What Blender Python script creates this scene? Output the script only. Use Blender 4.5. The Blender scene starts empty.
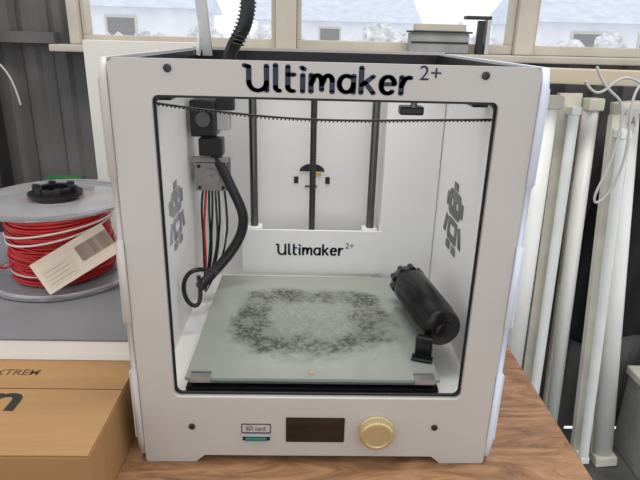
import bpy, bmesh, math, random
from mathutils import Vector, Matrix
random.seed(4)
S=bpy.context.scene
COL=S.collection
# ---------------------------------------------------------------- materials
def mat(name,col,rough=.5,metal=0,var=0,vs=20,bump=0,bs=60,trans=0,alpha=1,stretch=(1,1,1),sub=0,coat=0,emit=0):
    m=bpy.data.materials.new(name);m.use_nodes=True
    nt=m.node_tree;b=nt.nodes['Principled BSDF'];L=nt.links
    b.inputs['Base Color'].default_value=(*col,1)
    b.inputs['Roughness'].default_value=rough;b.inputs['Metallic'].default_value=metal
    b.inputs['Transmission Weight'].default_value=trans;b.inputs['Alpha'].default_value=alpha
    b.inputs['Coat Weight'].default_value=coat
    tc=nt.nodes.new('ShaderNodeTexCoord');mp=nt.nodes.new('ShaderNodeMapping')
    mp.inputs['Scale'].default_value=stretch;L.new(tc.outputs['Object'],mp.inputs[0])
    n=nt.nodes.new('ShaderNodeTexNoise');n.inputs['Scale'].default_value=vs;n.inputs['Detail'].default_value=6
    L.new(mp.outputs[0],n.inputs[0])
    r=nt.nodes.new('ShaderNodeValToRGB')
    r.color_ramp.elements[0].position=.3;r.color_ramp.elements[1].position=.7
    r.color_ramp.elements[0].color=(*[max(0,c*(1-var)) for c in col],1)
    r.color_ramp.elements[1].color=(*[min(1,c*(1+var*.6)) for c in col],1)
    L.new(n.outputs[0],r.inputs[0]);L.new(r.outputs[0],b.inputs['Base Color'])
    if bump:
        n2=nt.nodes.new('ShaderNodeTexNoise');n2.inputs['Scale'].default_value=bs;L.new(mp.outputs[0],n2.inputs[0])
        bp=nt.nodes.new('ShaderNodeBump');bp.inputs['Strength'].default_value=bump;bp.inputs['Distance'].default_value=.002
        L.new(n2.outputs[0],bp.inputs['Height']);L.new(bp.outputs[0],b.inputs['Normal'])
    return m
M={}
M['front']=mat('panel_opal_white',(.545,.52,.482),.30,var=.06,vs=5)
M['side']=mat('side_opal_lit_bluish',(.70,.77,.87),.3,var=.03,vs=8)  # white opal; bluish light glowing through the panel is put into the colour
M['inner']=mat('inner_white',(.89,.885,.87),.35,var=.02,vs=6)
M['black']=mat('black_plastic',(.008,.008,.010),.33,var=.2)
M['gloss']=mat('glossy_black_plastic',(.006,.006,.007),.22,var=.2)
M['navy']=mat('navy_print',(.008,.015,.042),.4)
M['screen']=mat('dark_screen',(.010,.008,.008),.12,coat=.5)
M['steel']=mat('steel_rod',(.15,.15,.15),.3,metal=1,var=.1,vs=50)
M['screw']=mat('lead_screw_steel',(.07,.07,.07),.4,metal=.8,var=.1)
M['alu']=mat('aluminium',(.50,.50,.50),.35,metal=.9,var=.08,vs=80)
M['motor']=mat('motor_grey',(.33,.32,.30),.45,metal=.3,var=.15,vs=40)
M['brass']=mat('pale_brass_knob',(.60,.49,.27),.30,metal=.5,var=.06)
M['grey']=mat('grey_sheet',(.20,.20,.21),.45,var=.2,vs=6)
M['paper']=mat('white_paper',(.70,.68,.63),.7,var=.03)
M['edge']=mat('white_foam_board',(.90,.88,.82),.7,var=.03)
M['red']=mat('red_filament',(.55,.010,.012),.35,var=.2,vs=30)
M['redcore']=mat('filament_core',(.38,.03,.03),.5,var=.4,vs=60)
M['spool']=mat('spool_clear_plastic',(.90,.90,.92),.12,trans=.8)
M['pvc']=mat('white_pvc_diffuser',(.88,.88,.84),.35,var=.06,vs=8)
M['pvc2']=mat('yellowed_metal_housing',(.66,.63,.55),.5,var=.18,vs=10)
M['tubeglass']=mat('tube_glass',(.84,.86,.83),.2,var=.05)
M['cable']=mat('grey_cable',(.50,.50,.48),.5)
M['yellow']=mat('yellow_print',(.75,.48,.06),.5)
M['teal']=mat('sd_card_teal',(.03,.16,.18),.4)
M['concrete']=mat('concrete_floor',(.13,.13,.125),.85,var=.5,vs=7,bump=.5,bs=40)
M['trim']=mat('painted_window_frame',(.50,.455,.38),.5,var=.15,vs=9)
M['timber']=mat('sill_timber',(.58,.49,.37),.6,var=.15,vs=5,stretch=(.3,3,3))
M['post']=mat('dark_post',(.022,.020,.020),.6,var=.3,vs=12)
M['coat']=mat('dark_fabric',(.012,.011,.011),.95,var=.5,vs=14,bump=.6,bs=90)
M['green']=mat('green_plastic',(.01,.10,.02),.5)
M['snow']=mat('snowy_ground',(.92,.93,.95),.9,var=.08,vs=.4)
M['roof']=mat('slate_roof_daylit_pale',(.74,.79,.88),.8,var=.12,vs=2)  # slate paled so that outdoor brightness sits in the colour
M['brick']=mat('daylit_pale_render_wall',(.90,.91,.94),.8,var=.08,vs=1)  # render whitened in place of strong daylight on it
M['leaf']=mat('daylit_pale_foliage',(.84,.88,.90),.9,var=.35,vs=6)  # leaves whitened; the bright daylight outside is part of their colour
M['crate']=mat('grey_crate',(.30,.30,.29),.6,var=.2)
M['card']=mat('cardboard',(.38,.215,.088),.8,var=.12,vs=5,stretch=(1,12,1),bump=.15,bs=30)
M['cardd']=mat('cardboard_edge',(.12,.065,.03),.85,var=.2)
M['print']=mat('black_box_print',(.02,.018,.016),.6)
M['sticker']=mat('grey_sticker',(.15,.155,.16),.5,var=.6,vs=70)
M['sticker2']=mat('faint_grey_sticker',(.33,.34,.35),.5,var=.4,vs=70)
def wood():
    m=mat('brown_wood',(.3,.16,.075),.5);nt=m.node_tree;L=nt.links;b=nt.nodes['Principled BSDF']
    tc=nt.nodes.new('ShaderNodeTexCoord');mp=nt.nodes.new('ShaderNodeMapping');mp.inputs['Scale'].default_value=(3.2,15,6)
    mp.inputs['Rotation'].default_value=(0,0,math.radians(-22))
    n=nt.nodes.new('ShaderNodeTexNoise');n.inputs['Scale'].default_value=2.6;n.inputs['Detail'].default_value=12;n.inputs['Distortion'].default_value=1.9;n.inputs['Roughness'].default_value=.68
    r=nt.nodes.new('ShaderNodeValToRGB');e=r.color_ramp.elements
    e[0].position=.30;e[0].color=(.11,.048,.02,1);e[1].position=.72;e[1].color=(.47,.27,.14,1)
    k=e.new(.5);k.color=(.30,.155,.075,1)
    L.new(tc.outputs['Object'],mp.inputs[0]);L.new(mp.outputs[0],n.inputs[0]);L.new(n.outputs[0],r.inputs[0]);L.new(r.outputs[0],b.inputs['Base Color'])
    bp=nt.nodes.new('ShaderNodeBump');bp.inputs['Strength'].default_value=.25;bp.inputs['Distance'].default_value=.002
    L.new(n.outputs[0],bp.inputs['Height']);L.new(bp.outputs[0],b.inputs['Normal'])
    return m
M['wood']=wood()
def corr():
    m=mat('grey_cladding',(.3,.3,.31),.6);nt=m.node_tree;L=nt.links;b=nt.nodes['Principled BSDF']
    tc=nt.nodes.new('ShaderNodeTexCoord');n=nt.nodes.new('ShaderNodeTexNoise');n.inputs['Scale'].default_value=4;n.inputs['Detail'].default_value=8
    r=nt.nodes.new('ShaderNodeValToRGB');e=r.color_ramp.elements
    e[0].position=.3;e[0].color=(.075,.073,.072,1);e[1].position=.75;e[1].color=(.17,.165,.16,1)
    L.new(tc.outputs['Object'],n.inputs[0]);L.new(n.outputs[0],r.inputs[0]);L.new(r.outputs[0],b.inputs['Base Color'])
    return m
M['wall']=corr()
def bedmat():
    m=mat('bed_glass_with_residue',(.4,.45,.42),.12);nt=m.node_tree;L=nt.links;b=nt.nodes['Principled BSDF']
    tc=nt.nodes.new('ShaderNodeTexCoord')
    sub=nt.nodes.new('ShaderNodeVectorMath');sub.operation='SUBTRACT';sub.inputs[1].default_value=(-.006,.142,.088)
    L.new(tc.outputs['Object'],sub.inputs[0])
    sc=nt.nodes.new('ShaderNodeVectorMath');sc.operation='MULTIPLY';sc.inputs[1].default_value=(1/.092,1/.084,0);L.new(sub.outputs[0],sc.inputs[0])
    sep=nt.nodes.new('ShaderNodeSeparateXYZ');L.new(sc.outputs[0],sep.inputs[0])
    def mt(op,a,b2=None):
        n=nt.nodes.new('ShaderNodeMath');n.operation=op
        for i,v in enumerate((a,b2)):
            if v is None: continue
            if isinstance(v,(int,float)): n.inputs[i].default_value=v
            else: L.new(v,n.inputs[i])
        return n.outputs[0]
    def ns(s,d,rg=.6):
        n=nt.nodes.new('ShaderNodeTexNoise');n.inputs['Scale'].default_value=s;n.inputs['Detail'].default_value=d;n.inputs['Roughness'].default_value=rg
        L.new(tc.outputs['Object'],n.inputs[0]);return n.outputs[0]
    ax=mt('ABSOLUTE',sep.outputs[0]);ay=mt('ABSOLUTE',sep.outputs[1])
    d=mt('POWER',mt('ADD',mt('POWER',ax,3.6),mt('POWER',ay,3.6)),1/3.6)
    lo=ns(15,2);mid=ns(55,10,.75);hi=ns(190,5,.75)
    d2=mt('ADD',mt('ADD',d,mt('MULTIPLY',mt('SUBTRACT',lo,.5),.5)),mt('MULTIPLY',mt('SUBTRACT',mid,.5),.7))
    inside=mt('MINIMUM',mt('MAXIMUM',mt('MULTIPLY',mt('SUBTRACT',1.02,d2),6.0),0),1)
    ring=mt('MINIMUM',mt('MAXIMUM',mt('SUBTRACT',1.5,mt('MULTIPLY',mt('ABSOLUTE',mt('SUBTRACT',d2,.78)),5.2)),0),1)
    patch=mt('MINIMUM',mt('MAXIMUM',mt('MULTIPLY',mt('SUBTRACT',ns(26,8,.7),.38),5.5),.3),1)
    k=mt('ADD',mt('MULTIPLY',inside,.30),mt('MULTIPLY',mt('MULTIPLY',ring,patch),.75))
    spk=mt('MINIMUM',mt('MAXIMUM',mt('MULTIPLY',mt('SUBTRACT',hi,.28),3.4),.15),1.05)
    blot=mt('MINIMUM',mt('MULTIPLY',k,spk),.88)
    hz=nt.nodes.new('ShaderNodeMix');hz.data_type='RGBA';hz.inputs[6].default_value=(.255,.28,.245,1);hz.inputs[7].default_value=(.36,.38,.34,1)
    L.new(ns(9,8,.7),hz.inputs[0])
    fx=nt.nodes.new('ShaderNodeMix');fx.data_type='RGBA';fx.inputs[7].default_value=(.028,.030,.026,1)
    L.new(blot,fx.inputs[0]);L.new(hz.outputs[2],fx.inputs[6])
    L.new(fx.outputs[2],b.inputs['Base Color'])
    L.new(mt('ADD',.13,mt('MULTIPLY',blot,.6)),b.inputs['Roughness'])
    return m
M['bed']=bedmat()
M['glassedge']=mat('glass_edge_green',(.22,.31,.26),.1)
# ---------------------------------------------------------------- helpers
def parent(name):
    e=bpy.data.objects.new(name,None);COL.objects.link(e);e.empty_display_size=.05;return e
def addobj(name,me,m,par=None,smooth=False):
    o=bpy.data.objects.new(name,me);COL.objects.link(o)
    if m: me.materials.append(M[m])
    if par: o.parent=par
    if smooth:
        for p in me.polygons:p.use_smooth=True
    return o
def box(name,x0,x1,y0,y1,z0,z1,m,par=None,bev=0,rotz=0,piv=None,mtx=None):
    bm=bmesh.new();bmesh.ops.create_cube(bm,size=1)
    for v in bm.verts:
        v.co=Vector((x0+(v.co.x+.5)*(x1-x0),y0+(v.co.y+.5)*(y1-y0),z0+(v.co.z+.5)*(z1-z0)))
    if bev: bmesh.ops.bevel(bm,geom=bm.edges[:],offset=bev,segments=2,affect='EDGES',profile=.6)
    if mtx: bm.transform(mtx)
    if rotz:
        c=Vector(piv);bm.transform(Matrix.Translation(c)@Matrix.Rotation(rotz,4,'Z')@Matrix.Translation(-c))
    me=bpy.data.meshes.new(name);bm.to_mesh(me);bm.free();return addobj(name,me,m,par)
def frame(p0,p1):
    p0=Vector(p0);p1=Vector(p1);z=(p1-p0).normalized()
    ref=Vector((1,0,0)) if abs(z.x)<.9 else Vector((0,0,1))
    y=z.cross(ref).normalized();x=y.cross(z)
    return Matrix(((x.x,y.x,z.x,p0.x),(x.y,y.y,z.y,p0.y),(x.z,y.z,z.z,p0.z),(0,0,0,1))),(p1-p0).length
def lathe(name,prof,p0,p1,m,par=None,n=48,cap=True,smooth=True):
    mt,_=frame(p0,p1);bm=bmesh.new();rings=[]
    for r,t in prof:
        rings.append([bm.verts.new((r*math.cos(2*math.pi*i/n),r*math.sin(2*math.pi*i/n),t)) for i in range(n)])
    for a,b in zip(rings,rings[1:]):
        for i in range(n): bm.faces.new((a[i],a[(i+1)%n],b[(i+1)%n],b[i]))
    if cap:
        bm.faces.new(rings[0][::-1]);bm.faces.new(rings[-1])
    bmesh.ops.recalc_face_normals(bm,faces=bm.faces[:]);bm.transform(mt)
    me=bpy.data.meshes.new(name);bm.to_mesh(me);bm.free();o=addobj(name,me,m,par,smooth)
    if smooth:
        try: me.set_sharp_from_angle(angle=math.radians(35))
        except Exception: pass
    return o
def cyl(name,p0,p1,r,m,par=None,n=32):
    l=(Vector(p1)-Vector(p0)).length
    return lathe(name,[(r,0),(r,l)],p0,p1,m,par,n)
def tube(name,pts,r,m,par=None,cyclic=False,typ='NURBS'):
    c=bpy.data.curves.new(name,'CURVE');c.dimensions='3D';s=c.splines.new(typ);s.points.add(len(pts)-1)
    for p,q in zip(s.points,pts): p.co=(*q,1)
    if typ=='NURBS': s.order_u=4;s.use_endpoint_u=True;s.resolution_u=8
    s.use_cyclic_u=cyclic
    c.bevel_depth=r;c.bevel_resolution=3;c.use_fill_caps=True
    o=bpy.data.objects.new(name,c);COL.objects.link(o);c.materials.append(M[m])
    if par:o.parent=par
    return o
def rr(x0,x1,y0,y1,r,n=6):
    P=[]
    for cx,cy,a0 in((x1-r,y1-r,0),(x0+r,y1-r,90),(x0+r,y0+r,180),(x1-r,y0+r,270)):
        for i in range(n+1):
            a=math.radians(a0+90*i/n);P.append((cx+r*math.cos(a),cy+r*math.sin(a)))
    return P
def circ(cx,cy,r,n=24): return [(cx+r*math.cos(2*math.pi*i/n),cy+r*math.sin(2*math.pi*i/n)) for i in range(n)]
XZ=lambda u,v,w:(u,w,v)
YZ=lambda u,v,w:(w,u,v)
XY=lambda u,v,w:(u,v,w)
def plate(name,loops,w0,w1,mp,m,par=None):
    c=bpy.data.curves.new(name+'_c','CURVE');c.dimensions='2D';c.fill_mode='BOTH';c.extrude=(w1-w0)/2
    for lp in loops:
        s=c.splines.new('POLY');s.points.add(len(lp)-1);s.use_cyclic_u=True
        for p,q in zip(s.points,lp): p.co=(q[0],q[1],0,1)
    o=bpy.data.objects.new(name+'_c',c);COL.objects.link(o);bpy.context.view_layer.update()
    me=bpy.data.meshes.new_from_object(o.evaluated_get(bpy.context.evaluated_depsgraph_get()))
    bpy.data.objects.remove(o);me.materials.clear()
    for v in me.vertices: v.co=mp(v.co.x,v.co.y,v.co.z+(w0+w1)/2)
    bm=bmesh.new();bm.from_mesh(me);bmesh.ops.remove_doubles(bm,verts=bm.verts[:],dist=1e-6);bmesh.ops.recalc_face_normals(bm,faces=bm.faces[:]);bm.to_mesh(me);bm.free()
    me.name=name;return addobj(name,me,m,par)
def text(name,body,x0,x1,z0,z1,mp,w,m,par=None,off=0.0,rot180=False):
    c=bpy.data.curves.new(name+'_c','FONT');c.body=body;c.offset=off;c.extrude=0
    o=bpy.data.objects.new(name+'_c',c);COL.objects.link(o);bpy.context.view_layer.update()
    me=bpy.data.meshes.new_from_object(o.evaluated_get(bpy.context.evaluated_depsgraph_get()))
    bpy.data.objects.remove(o);me.materials.clear()
    xs=[v.co.x for v in me.vertices];ys=[v.co.y for v in me.vertices]
    for v in me.vertices:
        fu=(v.co.x-min(xs))/(max(xs)-min(xs));fv=(v.co.y-min(ys))/(max(ys)-min(ys))
        if rot180: fu=1-fu;fv=1-fv
        v.co=mp(x0+fu*(x1-x0),z0+fv*(z1-z0),w)
    me.name=name;return addobj(name,me,m,par)
# bold rounded stroke lettering for the logo
def arc(cx,cy,rx,ry,a0,a1,n=10): return [(cx+rx*math.cos(math.radians(a0+(a1-a0)*i/n)),cy+ry*math.sin(math.radians(a0+(a1-a0)*i/n))) for i in range(n+1)]
GL={
'U':([[(-.07,.98),(.06,.94)],[(.06,.94),(.06,.34)]+arc(.33,.34,.27,.34,180,360)[1:]+[(.60,.98)],[(.60,.3),(.60,.0)]],.66),
'l':([[(0,1.02),(0,.16)]+arc(.12,.14,.12,.13,180,270,5)],.16),
't':([[(0,.98),(0,.18)]+arc(.15,.16,.15,.15,180,280,6),[(0,.66),(.19,.66)]],.24),
'i':([[(0,.66),(0,0)],[(-.03,.95),(.04,.88)]],.04),
'm':([[(0,.67),(0,0)],[(0,.30),(.05,.44)]+arc(.19,.46,.13,.20,150,0)+[(.33,.08)],[(.33,.30),(.38,.44)]+arc(.52,.46,.13,.20,150,0)+[(.65,0)]],.65),
'a':([arc(.22,.34,.22,.33,55,360,16),[(.44,.67),(.44,0)]],.46),
'k':([[(0,1.0),(0,0)],[(.36,.66),(.02,.32)],[(.13,.40),(.38,0)]],.38),
'e':([[(.03,.36),(.42,.38)]+arc(.225,.36,.205,.31,5,180,12)+arc(.225,.30,.205,.30,180,315,10)[1:]],.43),
'r':([[(0,.67),(0,0)],[(0,.30),(.06,.48)]+arc(.22,.45,.16,.20,150,70,5)],.26)}
def logo(name,word,x0,x1,z0,z1,w,m,par,th=.165,gap=.215):
    strokes=[];x=0
    for ch in word:
        st,wd=GL[ch]
        for s in st: strokes.append([(x+a,b) for a,b in s])
        x+=wd+gap
    tot=x-gap;h=th/2
    sx=(x1-x0)/(tot+th);sz=(z1-z0)/(1.02+th)
    bm=bmesh.new()
    def P(u,v): return bm.verts.new((x0+(u+h)*sx,w,z0+(v+h)*sz))
    for s in strokes:
        for (a,b),(c,d) in zip(s,s[1:]):
            l=math.hypot(c-a,d-b)
            if l<1e-6: continue
            nx,ny=-(d-b)/l*h,(c-a)/l*h
            bm.faces.new([P(a+nx,b+ny),P(a-nx,b-ny),P(c-nx,d-ny),P(c+nx,d+ny)])
        for k,(a,b) in enumerate(s):
            hh=h if 0<k<len(s)-1 else h*.98
            bm.faces.new([P(a+hh*math.cos(2*math.pi*i/16),b+hh*math.sin(2*math.pi*i/16)) for i in range(16)])
    me=bpy.data.meshes.new(name);bm.to_mesh(me);bm.free();return addobj(name,me,m,par)
# ================================================================ PRINTER
P=parent('desktop_3d_printer')
outer=[(-.171,.002),(-.169,0),(-.121,0),(-.112,.008),(.117,.008),(.126,0),(.169,0),(.171,.002),(.171,.384),(.166,.388),(-.166,.388),(-.171,.384)]
hole=rr(-.1385,.1400,.0765,.3605,.006)
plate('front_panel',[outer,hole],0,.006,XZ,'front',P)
plate('opening_black_rim',[rr(-.1410,.1425,.0740,.3630,.008),rr(-.1366,.1381,.0784,.3580,.0060)],.0062,.0085,XZ,'black',P)
def sidep():
    return [(.004,.006),(-.001,.03),(-.001,.105),(.002,.108),(.002,.155),(-.002,.158),(-.002,.235),(.002,.238),(.002,.290),(-.002,.293),(-.002,.372),(.003,.388),
            (.345,.388),(.345,0),(.28,0),(.27,.008),(.08,.008),(.07,0),(.01,0)]
plate('side_panel_left',[sidep()],-.1775,-.1715,YZ,'front',P)
plate('side_panel_right',[sidep()],.1715,.1775,YZ,'side',P)
for sx,nm in((-1,'left'),(1,'right')):
    for i,(a,b) in enumerate(((.03,.105),(.157,.235),(.293,.372))):
        box(f'side_tab_{nm}_{i+1}',min(sx*.1776,sx*.1790),max(sx*.1776,sx*.1790),-.001,.012,a,b,'side' if sx>0 else 'front',P,bev=.0005)
box('inner_wall_left',-.1712,-.1650,.009,.338,.058,.366,'inner',P)
box('inner_wall_right',.1650,.1712,.009,.338,.058,.366,'inner',P)
box('inner_wall_back',-.165,.165,.338,.345,.058,.366,'inner',P)
box('inner_floor',-.165,.165,.009,.338,.054,.058,'inner',P)
box('base_housing',-.165,.165,.009,.338,.010,.050,'inner',P)
box('top_frame_left',-.1712,-.160,.007,.345,.3665,.3865,'black',P)
box('top_frame_right',.160,.1712,.007,.345,.3665,.3865,'black',P)
box('top_frame_back',-.160,.160,.330,.345,.3665,.3865,'black',P)
box('top_frame_front',-.160,.160,.0065,.014,.3655,.3862,'black',P)
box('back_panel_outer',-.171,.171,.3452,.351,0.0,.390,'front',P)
logo('logo_text','Ultimaker',-.0645,.0685,.3640,.3868,-.0004,'navy',P)
text('logo_suffix','2+',.0735,.0905,.3765,.3875,XZ,-.0004,'navy',P,off=.0)
for i,(x,z) in enumerate(((-.124,.381),(.126,.381),(-.123,.043),(.117,.044))):
    lathe(f'panel_screw_{i+1}',[(.0032,0),(.0032,.0012),(.0016,.0016),(.0015,.0006)],(x,0,z),(x,-.01,z),'screw',P,n=20)
plate('display_bezel',[rr(-.0305,.0275,.0255,.0545,.0012)],-.0008,.0,XZ,'screen',P)
plate('display_glass',[rr(-.0275,.0245,.029,.051,.001)],-.0012,-.0008,XZ,'screen',P)
pf=[(.0176,0),(.0176,.002),(.0166,.003),(.0166,.009),(.0150,.0108),(.0125,.0112),(.0118,.0100),(.0004,.0098)]
lathe('dial_knob',pf,(.059,0,.040),(.059,-.02,.040),'brass',P,n=64)
for i in range(36):
    a=2*math.pi*i/36;x=.059+.0164*math.cos(a);z=.040+.0164*math.sin(a)
    cyl(f'dial_rib_{i+1}',(x,-.003,z),(x,-.0095,z),.0006,'brass',P,n=8)
cyl('dial_dimple',(.064,-.0098,.045),(.064,-.0104,.045),.0022,'brass',P)
plate('sd_label_frame',[rr(-.0745,-.0455,.0355,.0465,.001),rr(-.0738,-.0462,.0362,.0458,.001)],-.0006,0,XZ,'navy',P)
text('sd_label_text','SD card',-.0700,-.0510,.0385,.0435,XZ,-.0006,'navy',P)
plate('sd_slot',[rr(-.0735,-.0465,.0265,.0345,.0012)],-.0005,0,XZ,'black',P)
box('sd_card',-.0705,-.0495,-.004,-.0005,.0285,.0315,'teal',P,bev=.0004)
box('sd_slot_lip',-.0735,-.0465,-.002,-.0004,.0325,.0345,'front',P)
for nm,x,r,m in(('z_rod_left',-.088,.0054,'steel'),('z_rod_right',.0775,.0054,'steel'),('z_lead_screw',-.006,.0042,'screw')):
    cyl(nm,(x,.306,.09),(x,.306,.366),r,m,P)
tube('lead_screw_thread',[(-.006+.0043*math.cos(a*.7),.306+.0043*math.sin(a*.7),.15+a*.00045) for a in range(0,470)],.0005,'black',P,typ='POLY')
box('corner_cover',.089,.1645,.278,.338,.0585,.3655,'inner',P,bev=.002)
def robot(prefix,cx,cz,s,mp,w0,w1,m,flip=1):
    q=lambda L:[(cx+flip*u*s,cz+v*s) for u,v in L]
    plate(prefix+'_head',[q(rr(-.30,.30,.02,.38,.10)),q(circ(-.13,.20,.06,14)),q(circ(.13,.20,.06,14))],w0,w1,mp,m,P)
    plate(prefix+'_antenna',[q([(-.10,.40),(.10,.40),(.10,.50),(-.10,.50)])],w0,w1,mp,m,P)
    plate(prefix+'_ear_a',[q(rr(-.42,-.33,.10,.30,.03))],w0,w1,mp,m,P)
    plate(prefix+'_ear_b',[q(rr(.33,.42,.10,.30,.03))],w0,w1,mp,m,P)
    plate(prefix+'_body',[q(rr(-.24,.24,-.34,-.02,.05)),q(rr(-.14,.14,-.24,-.10,.03))],w0,w1,mp,m,P)
    plate(prefix+'_arm_a',[q([(-.48,-.30),(-.36,-.30),(-.28,-.06),(-.38,-.02)])],w0,w1,mp,m,P)
    plate(prefix+'_arm_b',[q([(.36,-.30),(.48,-.30),(.38,-.02),(.28,-.06)])],w0,w1,mp,m,P)
    plate(prefix+'_foot_a',[q(rr(-.26,-.05,-.48,-.37,.03))],w0,w1,mp,m,P)
    plate(prefix+'_foot_b',[q(rr(.05,.26,-.48,-.37,.03))],w0,w1,mp,m,P)
robot('wall_sticker_right',.187,.203,.088,YZ,.1640,.1649,'sticker')
robot('wall_sticker_left',.168,.208,.080,YZ,-.1649,-.1640,'sticker2')
bx,bz=-.0068,.217
plate('badge_dome',[[(bx+.018*math.cos(math.radians(a)),bz+.006+.011*math.sin(math.radians(a))) for a in range(0,181,12)]],.3365,.3378,XZ,'black',P)
plate('badge_side_l',[rr(bx-.026,bx-.0195,bz-.012,bz-.002,.001)],.3365,.3378,XZ,'black',P)
plate('badge_side_r',[rr(bx+.0195,bx+.026,bz-.012,bz-.002,.001)],.3365,.3378,XZ,'black',P)
plate('badge_yellow',[rr(bx-.004,bx+.013,bz-.001,bz+.0035,.001)],.3368,.3378,XZ,'yellow',P)
plate('badge_chin',[rr(bx-.010,bx+.008,bz-.018,bz-.015,.001)],.3368,.3378,XZ,'sticker',P)
# bed assembly
box('bed_glass',-.131,.122,.017,.268,.0845,.088,'bed',P,bev=.0006)
box('bed_glass_edge',-.1312,.1222,.0168,.018,.0846,.0874,'glassedge',P)
box('bed_heater_plate',-.128,.119,.019,.266,.0800,.0835,'alu',P,bev=.0005)
box('bed_carriage',-.131,.122,.0165,.27,.0700,.0765,'black',P,bev=.001)
for x in(-.125,-.0045,.116):
    cyl(f'bed_level_screw_{x}',(x,.03,.060),(x,.03,.0835),.004,'steel',P)
for x in(-.116,.107):
    box(f'bed_clip_base_{x}',x-.010,x+.010,.0150,.024,.0881,.0889,'alu',P,bev=.0003)
    box(f'bed_clip_front_{x}',x-.010,x+.010,.0145,.0153,.0835,.0889,'alu',P)
    cyl(f'bed_clip_bar_{x}',(x-.010,.0245,.0893),(x+.010,.0245,.0893),.0009,'steel',P)
cyl('bed_centre_screw',(-.006,.026,.0875),(-.006,.026,.0893),.0028,'brass',P,n=16)
plate('bed_back_bracket',[[(-.103,.089),(.095,.089),(.095,.150),(.090,.153),(-.098,.153),(-.103,.150)]],.277,.281,XZ,'inner',P)
box('bed_back_block',-.095,.088,.281,.300,.09,.146,'inner',P,bev=.002)
logo('bracket_logo_text','Ultimaker',-.0550,.0390,.1160,.1340,.2766,'navy',P)
text('bracket_logo_suffix','2+',.0415,.0535,.1275,.1355,XZ,.2766,'navy',P)
box('rod_bearing_left',-.099,-.077,.296,.318,.09,.15,'inner',P,bev=.003)
box('rod_bearing_right',.066,.088,.296,.318,.09,.15,'inner',P,bev=.003)
# feeder motor & pulleys back left
box('feeder_motor_front',-.158,-.117,.250,.258,.214,.252,'motor',P,bev=.003)
box('feeder_motor_body',-.158,-.117,.259,.290,.214,.252,'black',P,bev=.003)
lathe('feeder_motor_hub',[(.011,0),(.011,.002),(.003,.002),(.003,.006)],(-.1375,.250,.233),(-.1375,.24,.233),'motor',P)
for dx in(-.015,.015):
    for dz in(-.014,.014):
        cyl(f'motor_screw_{dx}_{dz}',(-.1375+dx,.2502,.233+dz),(-.1375+dx,.2485,.233+dz),.0022,'black',P,n=12)
box('motor_drip_plate',-.160,-.115,.248,.256,.2525,.2590,'motor',P,bev=.001)
box('belt_tensioner',-.160,-.128,.245,.285,.285,.330,'black',P,bev=.003)
box('belt_tensioner_cap',-.150,-.120,.240,.262,.262,.284,'black',P,bev=.002)
cyl('belt_pulley',(-.142,.243,.308),(-.142,.236,.308),.009,'steel',P)
box('limit_switch',-.128,-.112,.25,.27,.293,.315,'alu',P,bev=.001)
box('fan_shroud',-.127,-.105,.246,.262,.318,.345,'black',P,bev=.002)
tube('feeder_cable_black',[(-.132,.255,.262),(-.118,.25,.235),(-.106,.24,.212),(-.092,.24,.182),(-.103,.24,.145),(-.128,.225,.118),(-.150,.20,.10)],.0066,'black',P)
tube('bowden_loop',[(-.125,.19,.125),(-.137,.15,.150),(-.157,.15,.142),(-.160,.15,.112),(-.147,.15,.093),(-.138,.16,.100),(-.150,.2,.115)],.0027,'black',P)
for i in range(8):
    tube(f'cable_wire_{i+1}',[(-.150+.004*i,.258,.214),(-.153+.0052*i,.25,.19-.004*i),(-.150+.0048*i-.006*(i%2),.25,.158),(-.152+.004*i,.25,.12),(-.150,.24,.075)],.0015,('black','red','black','black','screw','black','pvc','black')[i],P)
cyl('gantry_rod_x',(-.160,.105,.357),(.160,.105,.357),.004,'steel',P)
cyl('gantry_rod_y',(-.152,.02,.362),(-.152,.33,.362),.004,'steel',P)
cyl('gantry_rod_y2',(.152,.02,.362),(.152,.33,.362),.004,'steel',P)
box('slider_block_left',-.160,-.144,.09,.12,.346,.366,'black',P,bev=.002)
box('slider_block_right',.144,.160,.09,.12,.346,.366,'black',P,bev=.002)
box('belt_clamp',.070,.092,.06,.075,.341,.349,'black',P,bev=.002)
cyl('belt_clamp_pin',(.081,.055,.349),(.081,.055,.357),.003,'steel',P)
bp_=[(-.163,.05,.350),(-.11,.05,.3435),(-.05,.05,.338),(0,.05,.3365),(.05,.05,.337),(.10,.05,.339),(.163,.05,.3405)]
tube('drive_belt',bp_,.0010,'black',P)
for i in range(90):
    t=i/89;x=-.160+.32*t
    k=min(range(6),key=lambda j:0 if bp_[j][0]<=x<=bp_[j+1][0] else 1)
    f=(x-bp_[k][0])/(bp_[k+1][0]-bp_[k][0]);z=bp_[k][2]*(1-f)+bp_[k+1][2]*f
    box(f'belt_tooth_{i}',x-.0006,x+.0006,.048,.052,z-.0017,z+.0004,'black',P)
tube('umbilical_sleeve',[(-.115,.28,.375),(-.108,.28,.395),(-.098,.27,.405),(-.088,.27,.425),(-.086,.27,.46),(-.10,.27,.52)],.0085,'black',P)
for i in range(26):
    t=i/25;z=.395+t*.11;x=-.104+.016*math.sin(min(1,t*2.2)*1.5)- (max(0,t-.6)*.03)
    lathe(f'sleeve_ring_{i}',[(.0098,0),(.0104,.001),(.0098,.002)],(x,.273,z),(x+.0008,.273,z+.004),'black',P,n=16)
plate('rear_lever',[[(-.150,.380),(-.138,.380),(-.150,.53),(-.166,.53)]],.300,.306,XZ,'alu',P)
tube('bowden_tube',[(-.158,.31,.38),(-.150,.31,.42),(-.148,.31,.47),(-.15,.31,.54)],.0032,'pvc',P)
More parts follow.
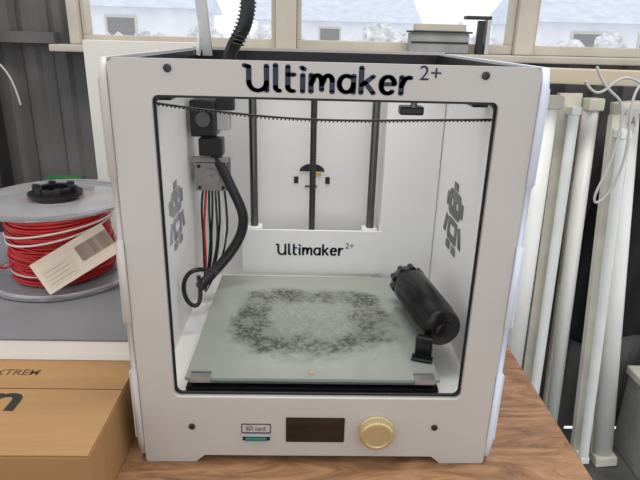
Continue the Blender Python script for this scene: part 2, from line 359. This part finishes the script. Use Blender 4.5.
# ================================================================ spool holder
H=parent('filament_spool_holder')
a=Vector((.1150,.200,.1165));b=Vector((.1345,.070,.1150));ln=(b-a).length
lathe('holder_barrel',[(.0120,0),(.0185,.001),(.0200,.004),(.0200,.015),(.0180,.017),(.0180,.022),(.0225,.024),(.0225,ln-.024),(.0215,ln-.022),(.0215,ln-.006),(.0200,ln-.002),(.0160,ln)],a,b,'gloss',H,n=64)
mt_,_=frame(a,b)
for i in range(9):
    an=2*math.pi*i/9
    c=mt_@Vector((.0188*math.cos(an),.0188*math.sin(an),.003));d=mt_@Vector((.0188*math.cos(an),.0188*math.sin(an),.015))
    cyl(f'holder_knob_rib_{i+1}',c,d,.0040,'gloss',H,n=16)
lathe('holder_end_boss',[(.0105,0),(.0105,.005),(.0085,.006)],b+(b-a).normalized()*.0002,b+(b-a).normalized()*.01,'gloss',H)
box('holder_foot',.104,.122,.058,.066,.0885,.112,'gloss',H,bev=.002,rotz=math.radians(-18),piv=(.112,.06,.1))
box('holder_foot_lip',.102,.124,.047,.0575,.0885,.0920,'gloss',H,bev=.001,rotz=math.radians(-18),piv=(.112,.06,.1))
# ================================================================ TABLE
T=parent('wooden_table')
box('table_top',-.95,.276,-.62,.56,-.035,0,'wood',T,bev=.003)
for x in(-.88,.20):
    for y in(-.55,.48): box(f'leg_{x}_{y}',x,x+.06,y,y+.06,-.75,-.035,'wood',T)
box('apron_side',.235,.255,-.49,.48,-.13,-.035,'wood',T)
box('apron_back',-.82,.20,.50,.52,-.13,-.035,'wood',T)
# ================================================================ cardboard box
B=parent('cardboard_box')
box('box_body',-.72,-.193,-.076,.345,.0005,.0705,'card',B,bev=.0015)
box('flap_front',-.72,-.1935,-.0755,.0175,.0706,.0722,'card',B,bev=.0005)
box('flap_back',-.72,-.1935,.0190,.3445,.0706,.0722,'card',B,bev=.0005)
box('flap_gap',-.719,-.194,.0176,.0189,.0704,.0708,'cardd',B)
text('box_small_print','EXTREM',-.340,-.288,.041,.051,XY,.0724,'cardd',B,off=.01)
text('box_big_print','un',-.350,-.284,-.018,.010,XY,.0724,'print',B,off=.02,rot180=True)
# ================================================================ stack
G=parent('sheet_stack')
for i in range(3):
    dx=(0,.001,-.0005)[i]
    box(f'white_foam_board_{i+1}',-.62+dx,-.2+dx,.070+abs(dx),.40,.0725+.0077*i,.0725+.0077*i+.0075,'edge',G)
box('grey_cover_sheet',-.621,-.199,.069,.402,.0958,.0985,'grey',G,bev=.0005)
# ================================================================ spool
SP=parent('filament_spool')
cx,cy=-.337,.246;z0,z1=.0990,.2030
def ringplate(n,ro,ri,za,zb,m):
    lathe(n,[(ri,0),(ro-.002,0),(ro,.001),(ro,zb-za-.001),(ro-.002,zb-za),(ri,zb-za),(ri,0)],(cx,cy,za),(cx,cy,zb),m,SP,n=72,cap=False)
ringplate('flange_bottom',.094,.030,z0,z0+.004,'spool')
ringplate('flange_top',.094,.030,z1-.004,z1,'spool')
ringplate('flange_top_rim',.0945,.090,z1,z1+.002,'spool')
ringplate('flange_bottom_rim',.0945,.089,z0+.0041,z0+.0065,'spool')
lathe('spool_hub',[(.028,0),(.028,z1-z0)],(cx,cy,z0),(cx,cy,z1),'spool',SP)
lathe('filament_core',[(.0585,0),(.0605,.03),(.0585,.06),(.0595,z1-z0-.022)],(cx,cy,z0+.006),(cx,cy,z1),'redcore',SP)
pts=[];N=27
for i in range(N*40):
    t=i/(N*40);an=2*math.pi*i/40;r=.0612+.0018*math.sin(t*37)+.0012*math.sin(an*1.3+t*90)
    zz=z0+.008+(z1-z0-.024)*t+.0022*math.sin(an+t*14)
    pts.append((cx+r*math.cos(an),cy+r*math.sin(an),zz))
tube('filament_windings',pts,.0015,'red',SP,typ='POLY')
for k in range(9):
    r=.0635+random.uniform(0,.002);tz=random.uniform(z0+.02,z1-.025);am=random.uniform(.006,.014);ph=random.uniform(0,6)
    tube(f'loose_strand_{k+1}',[(cx+r*math.cos(j/40*2*math.pi),cy+r*math.sin(j/40*2*math.pi),tz+am*math.sin(j/40*2*math.pi+ph)) for j in range(40)],.0013,'red' if k%4 else 'paper',SP,cyclic=True,typ='POLY')
lathe('hub_insert',[(.027,0),(.027,.006),(.033,.006),(.033,.010),(.024,.010),(.024,.016),(.016,.016),(.016,.004),(.002,.004)],(cx,cy,z1-.002),(cx,cy,z1+.1),'black',SP)
for k in range(6):
    an=k*math.pi/3;x=cx+.024*math.cos(an);y=cy+.024*math.sin(an)
    box(f'hub_clip_{k+1}',x-.004,x+.004,y-.003,y+.003,z1+.006,z1+.017,'black',SP,bev=.001)
tube('filament_end',[(cx-.045,cy-.045,z0+.03),(cx-.062,cy-.062,z0+.015),(cx-.068,cy-.055,z0+.05),(cx-.058,cy-.045,z1-.02)],.0014,'red',SP)
lc=Vector((-.289,.1770,.149));lm=Matrix.Translation(lc)@Matrix.Rotation(math.radians(18),4,'Z')@Matrix.Rotation(math.radians(-24),4,'X')@Matrix.Rotation(math.radians(-28),4,'Y')
M['label']=mat('label_cream',(.66,.56,.44),.6);M['ink']=mat('label_ink',(.12,.05,.04),.6);M['inkt']=mat('label_tan_print',(.60,.51,.40),.6)
box('label_card',-.050,.044,-.0005,.0005,-.021,.021,'label',SP,mtx=lm)
xx=.002
for k in range(24):
    w=random.choice((.0006,.001,.0015));box(f'barcode_bar_{k+1}',xx,xx+w,-.0009,-.00055,-.008,.012,'ink',SP,mtx=lm);xx+=w+random.choice((.0006,.0009))
box('label_band',-.045,-.006,-.0009,-.00055,-.016,.008,'inkt',SP,mtx=lm)
for k in range(4): box(f'label_line_{k+1}',-.042,-.012-.004*(k%2),-.0011,-.0009,-.012+.005*k,-.0116+.005*k,'ink',SP,mtx=lm)
# ================================================================ ROOM
box('floor',-2.6,2.6,-2.6,1.0,-.79,-.75,'concrete')
def corrug(name,x0,x1,z0,z1,y=1.0,step=.075):
    bm=bmesh.new();P0=[];n=int((x1-x0)/step*8)
    for i in range(n+1):
        x=x0+(x1-x0)*i/n;ph=(x/step)%1
        d=0 if ph<.4 else(.012*(ph-.4)/.1 if ph<.5 else(.012 if ph<.9 else .012*(1-(ph-.9)/.1)))
        P0.append((bm.verts.new((x,y+.012-d,z0)),bm.verts.new((x,y+.012-d,z1)),bm.verts.new((x,y+.05,z0)),bm.verts.new((x,y+.05,z1))))
    for p,q in zip(P0,P0[1:]):
        bm.faces.new((p[0],q[0],q[1],p[1]));bm.faces.new((p[2],p[3],q[3],q[2]));bm.faces.new((p[1],q[1],q[3],p[3]))
    bmesh.ops.recalc_face_normals(bm,faces=bm.faces[:])
    me=bpy.data.meshes.new(name);bm.to_mesh(me);bm.free();return addobj(name,me,'wall')
WB=parent('wall_back')
for args in(('clad_low',-2.6,2.6,-.75,.355),('clad_left',-2.6,-.575,.355,1.75),('clad_right',1.25,2.6,.355,1.75),('clad_top',-.575,1.25,1.15,1.75)):
    o=corrug(*args);o.parent=WB
box('rail_horizontal',-2.6,-.62,.965,.998,.375,.40,'wall',WB)
def window(i,x0,x1,z0=.387,z1=1.13):
    W=parent(f'window_{i}')
    f=.022
    box('frame_bottom',x0,x1,.99,1.03,z0-.012,z0+.010,'trim',W,bev=.002);box('frame_top',x0,x1,.99,1.03,z1-f,z1,'trim',W,bev=.002)
    box('frame_l',x0,x0+f*.5,.99,1.03,z0+.010,z1-f,'trim',W,bev=.002);box('frame_r',x1-f*.5,x1,.99,1.03,z0+.010,z1-f,'trim',W,bev=.002)
window(1,-.56,-.095);window(2,-.045,.485);window(3,.53,1.24)
box('trim_1',-.0945,-.0455,.97,1.04,.375,1.15,'trim',bev=.002)
box('trim_2',.4855,.5295,.97,1.04,.375,1.15,'trim',bev=.002)
box('trim_3',-.585,-.561,.97,1.04,.375,1.15,'trim',bev=.002)
box('window_sill',-.62,1.26,.93,1.06,.358,.374,'trim',bev=.003)
box('timber_rail',.49,1.25,.86,.885,.318,.352,'timber',bev=.003,rotz=math.radians(-11),piv=(.49,.90,.3))
box('steel_post',-.86,-.765,.90,.96,-.75,1.75,'post',bev=.004)
box('white_board',-.385,-.19,.520,.526,.0005,.392,'paper',bev=.001)
K=parent('radio_receiver')
box('case',.225,.365,.945,.99,.3745,.420,'crate',K,bev=.004)
box('front_band',.227,.363,.9435,.945,.397,.401,'black',K)
box('top_plate',.22,.37,.94,.985,.4205,.4245,'post',K)
box('top_label',.235,.355,.945,.975,.4250,.440,'trim',K,bev=.001)
K2=parent('window_stay_bracket')
box('upright',.405,.415,.95,.98,.3745,.452,'alu',K2,bev=.001)
box('arm',.355,.415,.95,.98,.4525,.460,'post',K2,bev=.001)
box('slot_plate',.388,.402,.955,.975,.3745,.45,'post',K2,bev=.001)
box('ground_outside',-30,30,1.3,70,-.95,-.90,'snow')
def house(name,x,y,w,d,h,rh):
    Hs=parent(name)
    box('house_wall',x,x+w,y,y+d,-.9,h,'brick',Hs)
    bm=bmesh.new();o=.4
    vs=[bm.verts.new(p) for p in((x-o,y-o,h-.1),(x+w+o,y-o,h-.1),(x+w+o,y+d+o,h-.1),(x-o,y+d+o,h-.1),(x-o,y+d/2,h+rh),(x+w+o,y+d/2,h+rh))]
    for f in((0,1,5,4),(2,3,4,5),(0,4,3),(1,2,5),(0,3,2,1)): bm.faces.new([vs[i] for i in f])
    me=bpy.data.meshes.new('roof');bm.to_mesh(me);bm.free();addobj('house_roof',me,'roof',Hs)
    k=0;xx=x+1
    while xx<x+w-1.2:
        k+=1;box(f'house_window_{k}',xx,xx+1.1,y-.05,y,h-1.6,h-.5,'crate',Hs);box(f'house_window_frame_{k}',xx-.1,xx+1.2,y-.04,y-.01,h-1.7,h-.4,'paper',Hs);xx+=2.6
house('house',-17,24,12,7,1.4,1.2)
house('house.001',9,22,14,7,1.2,1.3)
house('house.002',-3,34,9,7,1.3,1.4)
HG=parent('garden_hedge')
for i in range(60):
    bm=bmesh.new();bmesh.ops.create_icosphere(bm,subdivisions=3,radius=random.uniform(.25,.6))
    c=Vector((-9+i*.36+random.uniform(-.3,.3),random.uniform(14,17),random.uniform(-.6,.25)))
    for v in bm.verts: v.co=v.co*(1+random.uniform(-.3,.3))+c
    me=bpy.data.meshes.new('bush');bm.to_mesh(me);bm.free();addobj(f'bush_{i}',me,'leaf',HG)
# ================================================================ fluorescent fittings
def fitting(name,top,bot,w=.055,m1='pvc',m2='pvc2',style=0):
    F=parent(name);mt_,l=frame(bot,top)
    ysgn=-1 if (mt_.to_3x3()@Vector((0,1,0))).y>0 else 1
    def lb(n,x0,x1,ya,yb,z0,z1,m,bev=0):
        y0,y1=sorted((ya*ysgn,yb*ysgn));box(n,x0,x1,y0,y1,z0,z1,m,F,bev=bev,mtx=mt_)
    lb('housing',-w/2,w/2,-.022,0,.0,l,m2,.002)
    if style==0:
        n=14;bm=bmesh.new();R=[]
        for z in(.03,l-.03):
            R.append([bm.verts.new((w*.46*math.cos(math.pi*i/n),ysgn*(.001+.028*math.sin(math.pi*i/n)),z)) for i in range(n+1)])
        for i in range(n): bm.faces.new((R[0][i],R[0][i+1],R[1][i+1],R[1][i]))
        bm.faces.new(R[0]);bm.faces.new(R[1][::-1])
        bmesh.ops.recalc_face_normals(bm,faces=bm.faces[:]);bm.transform(mt_)
        me=bpy.data.meshes.new('diffuser');bm.to_mesh(me);bm.free();addobj('diffuser',me,m1,F,True)
        lb('end_cap_top',-w*.5,w*.5,.0,.033,l-.03,l,'pvc2',.004);lb('end_cap_bottom',-w*.5,w*.5,.0,.033,0,.03,'pvc2',.004)
    else:
        for z in(.03,l-.05): lb(f'lamp_holder_{z:.1f}',-.012,.012,.001,.04,z,z+.02,'pvc',.003)
        p=mt_@Vector((0,ysgn*.027,.05));q=mt_@Vector((0,ysgn*.027,l-.05));cyl('lamp_tube',p,q,.013,'tubeglass',F)
    return F
FZ=-.749
fitting('fluorescent_light_fitting',(.568,.93,.285),(.580,.90,FZ),.058,style=0)
fitting('fluorescent_light_fitting.001',(.632,.945,.290),(.648,.90,FZ),.056,style=1)
fitting('fluorescent_light_fitting.002',(.683,.945,.280),(.716,.89,FZ),.038,style=0)
fitting('fluorescent_light_fitting.003',(.715,.86,.250),(.792,.845,FZ),.034,style=1)
fitting('fluorescent_light_fitting.004',(.765,.93,.275),(.868,.86,FZ),.062,style=0)
fitting('fluorescent_light_fitting.005',(.505,.94,.27),(.510,.90,FZ),.055,style=1)
C=parent('hanging_cable')
tube('loop_a',[(.60,.78,.36),(.62,.78,.32),(.66,.78,.30),(.68,.78,.27),(.67,.77,.15),(.64,.77,.08),(.65,.77,.05),(.69,.77,.10),(.70,.77,.20),(.68,.77,.29),(.70,.78,.345),(.78,.78,.37)],.003,'cable',C)
tube('loop_b',[(.58,.78,.33),(.61,.78,.29),(.64,.78,.33),(.68,.78,.35),(.74,.77,.30),(.78,.77,.34)],.003,'cable',C)
C2=parent('wall_cable')
tube('wire',[(-.80,.88,.42),(-.76,.88,.36),(-.73,.88,.345),(-.70,.88,.32),(-.685,.88,.28),(-.68,.88,.24)],.002,'cable',C2)
tg=parent('paper_tag')
box('tag_card',.742,.770,.878,.880,.205,.262,'paper',tg);text('tag_text','SA',.747,.765,.225,.245,XZ,.8775,'ink',tg)
bm=bmesh.new();nu,nv=40,40;g=[]
for j in range(nv+1):
    row=[]
    for i in range(nu+1):
        u=i/nu;v=j/nv;w=.12+.08*min(1,v*2.5)
        x=.95+(u-.5)*2*w+.01*math.sin(v*7);y=.985-.016*math.sin(math.pi*u)-.006*math.sin(u*19+v*3)-.003*math.sin(u*41+v*9)
        row.append(bm.verts.new((x,y,.27-.68*v-.02*math.sin(u*9)*v)))
    g.append(row)
for j in range(nv):
    for i in range(nu): bm.faces.new((g[j][i],g[j][i+1],g[j+1][i+1],g[j+1][i]))
me=bpy.data.meshes.new('coat');bm.to_mesh(me);bm.free()
o=addobj('hanging_coat',me,'coat',None,True);sm=o.modifiers.new('s','SOLIDIFY');sm.thickness=.004
CR=parent('storage_crate')
box('crate_body',.935,1.22,.76,.93,-.7495,-.50,'crate',CR,bev=.006);box('crate_lid',.93,1.23,.75,.94,-.4995,-.475,'pvc2',CR,bev=.005)
box('crate_handle',1.02,1.12,.745,.759,-.60,-.58,'post',CR,bev=.003)
GT=parent('garden_trug');box('trug_body',-.475,-.425,.50,.55,.0005,.150,'green',GT,bev=.01);box('trug_rim',-.48,-.42,.495,.555,.1505,.157,'green',GT,bev=.003)
# ================================================================ LIGHT
w=bpy.data.worlds.new('World');S.world=w;w.use_nodes=True
bg=w.node_tree.nodes['Background'];bg.inputs[0].default_value=(.94,.96,1,1);bg.inputs[1].default_value=1.10
def area(n,loc,rot,sx,sy,e,col=(1,1,1)):
    l=bpy.data.lights.new(n,'AREA');l.shape='RECTANGLE';l.size=sx;l.size_y=sy;l.energy=e;l.color=col
    o=bpy.data.objects.new(n,l);COL.objects.link(o);o.location=loc;o.rotation_euler=rot;return o
area('overhead_fill',(0.1,.05,1.8),(0,0,0),1.4,.3,18,(1,.95,.87))  # unseen overhead lamp, added to fill the room with light
# ================================================================ CAMERA
cam=bpy.data.cameras.new('camera');co=bpy.data.objects.new('camera',cam);COL.objects.link(co);S.camera=co
cam.sensor_width=36;cam.lens=560/640*36;cam.clip_start=.01;cam.clip_end=200
p,yw,r=.3497,.0264,.0259
F=Vector((math.sin(yw)*math.cos(p),math.cos(yw)*math.cos(p),-math.sin(p)));Rt=F.cross(Vector((0,0,1))).normalized();U=Rt.cross(F)
R2=Rt*math.cos(r)+U*math.sin(r);U2=-Rt*math.sin(r)+U*math.cos(r)
co.matrix_world=Matrix(((R2.x,U2.x,-F.x,-.0137),(R2.y,U2.y,-F.y,-.4577),(R2.z,U2.z,-F.z,.4075),(0,0,0,1)))
S.view_settings.view_transform='Standard'
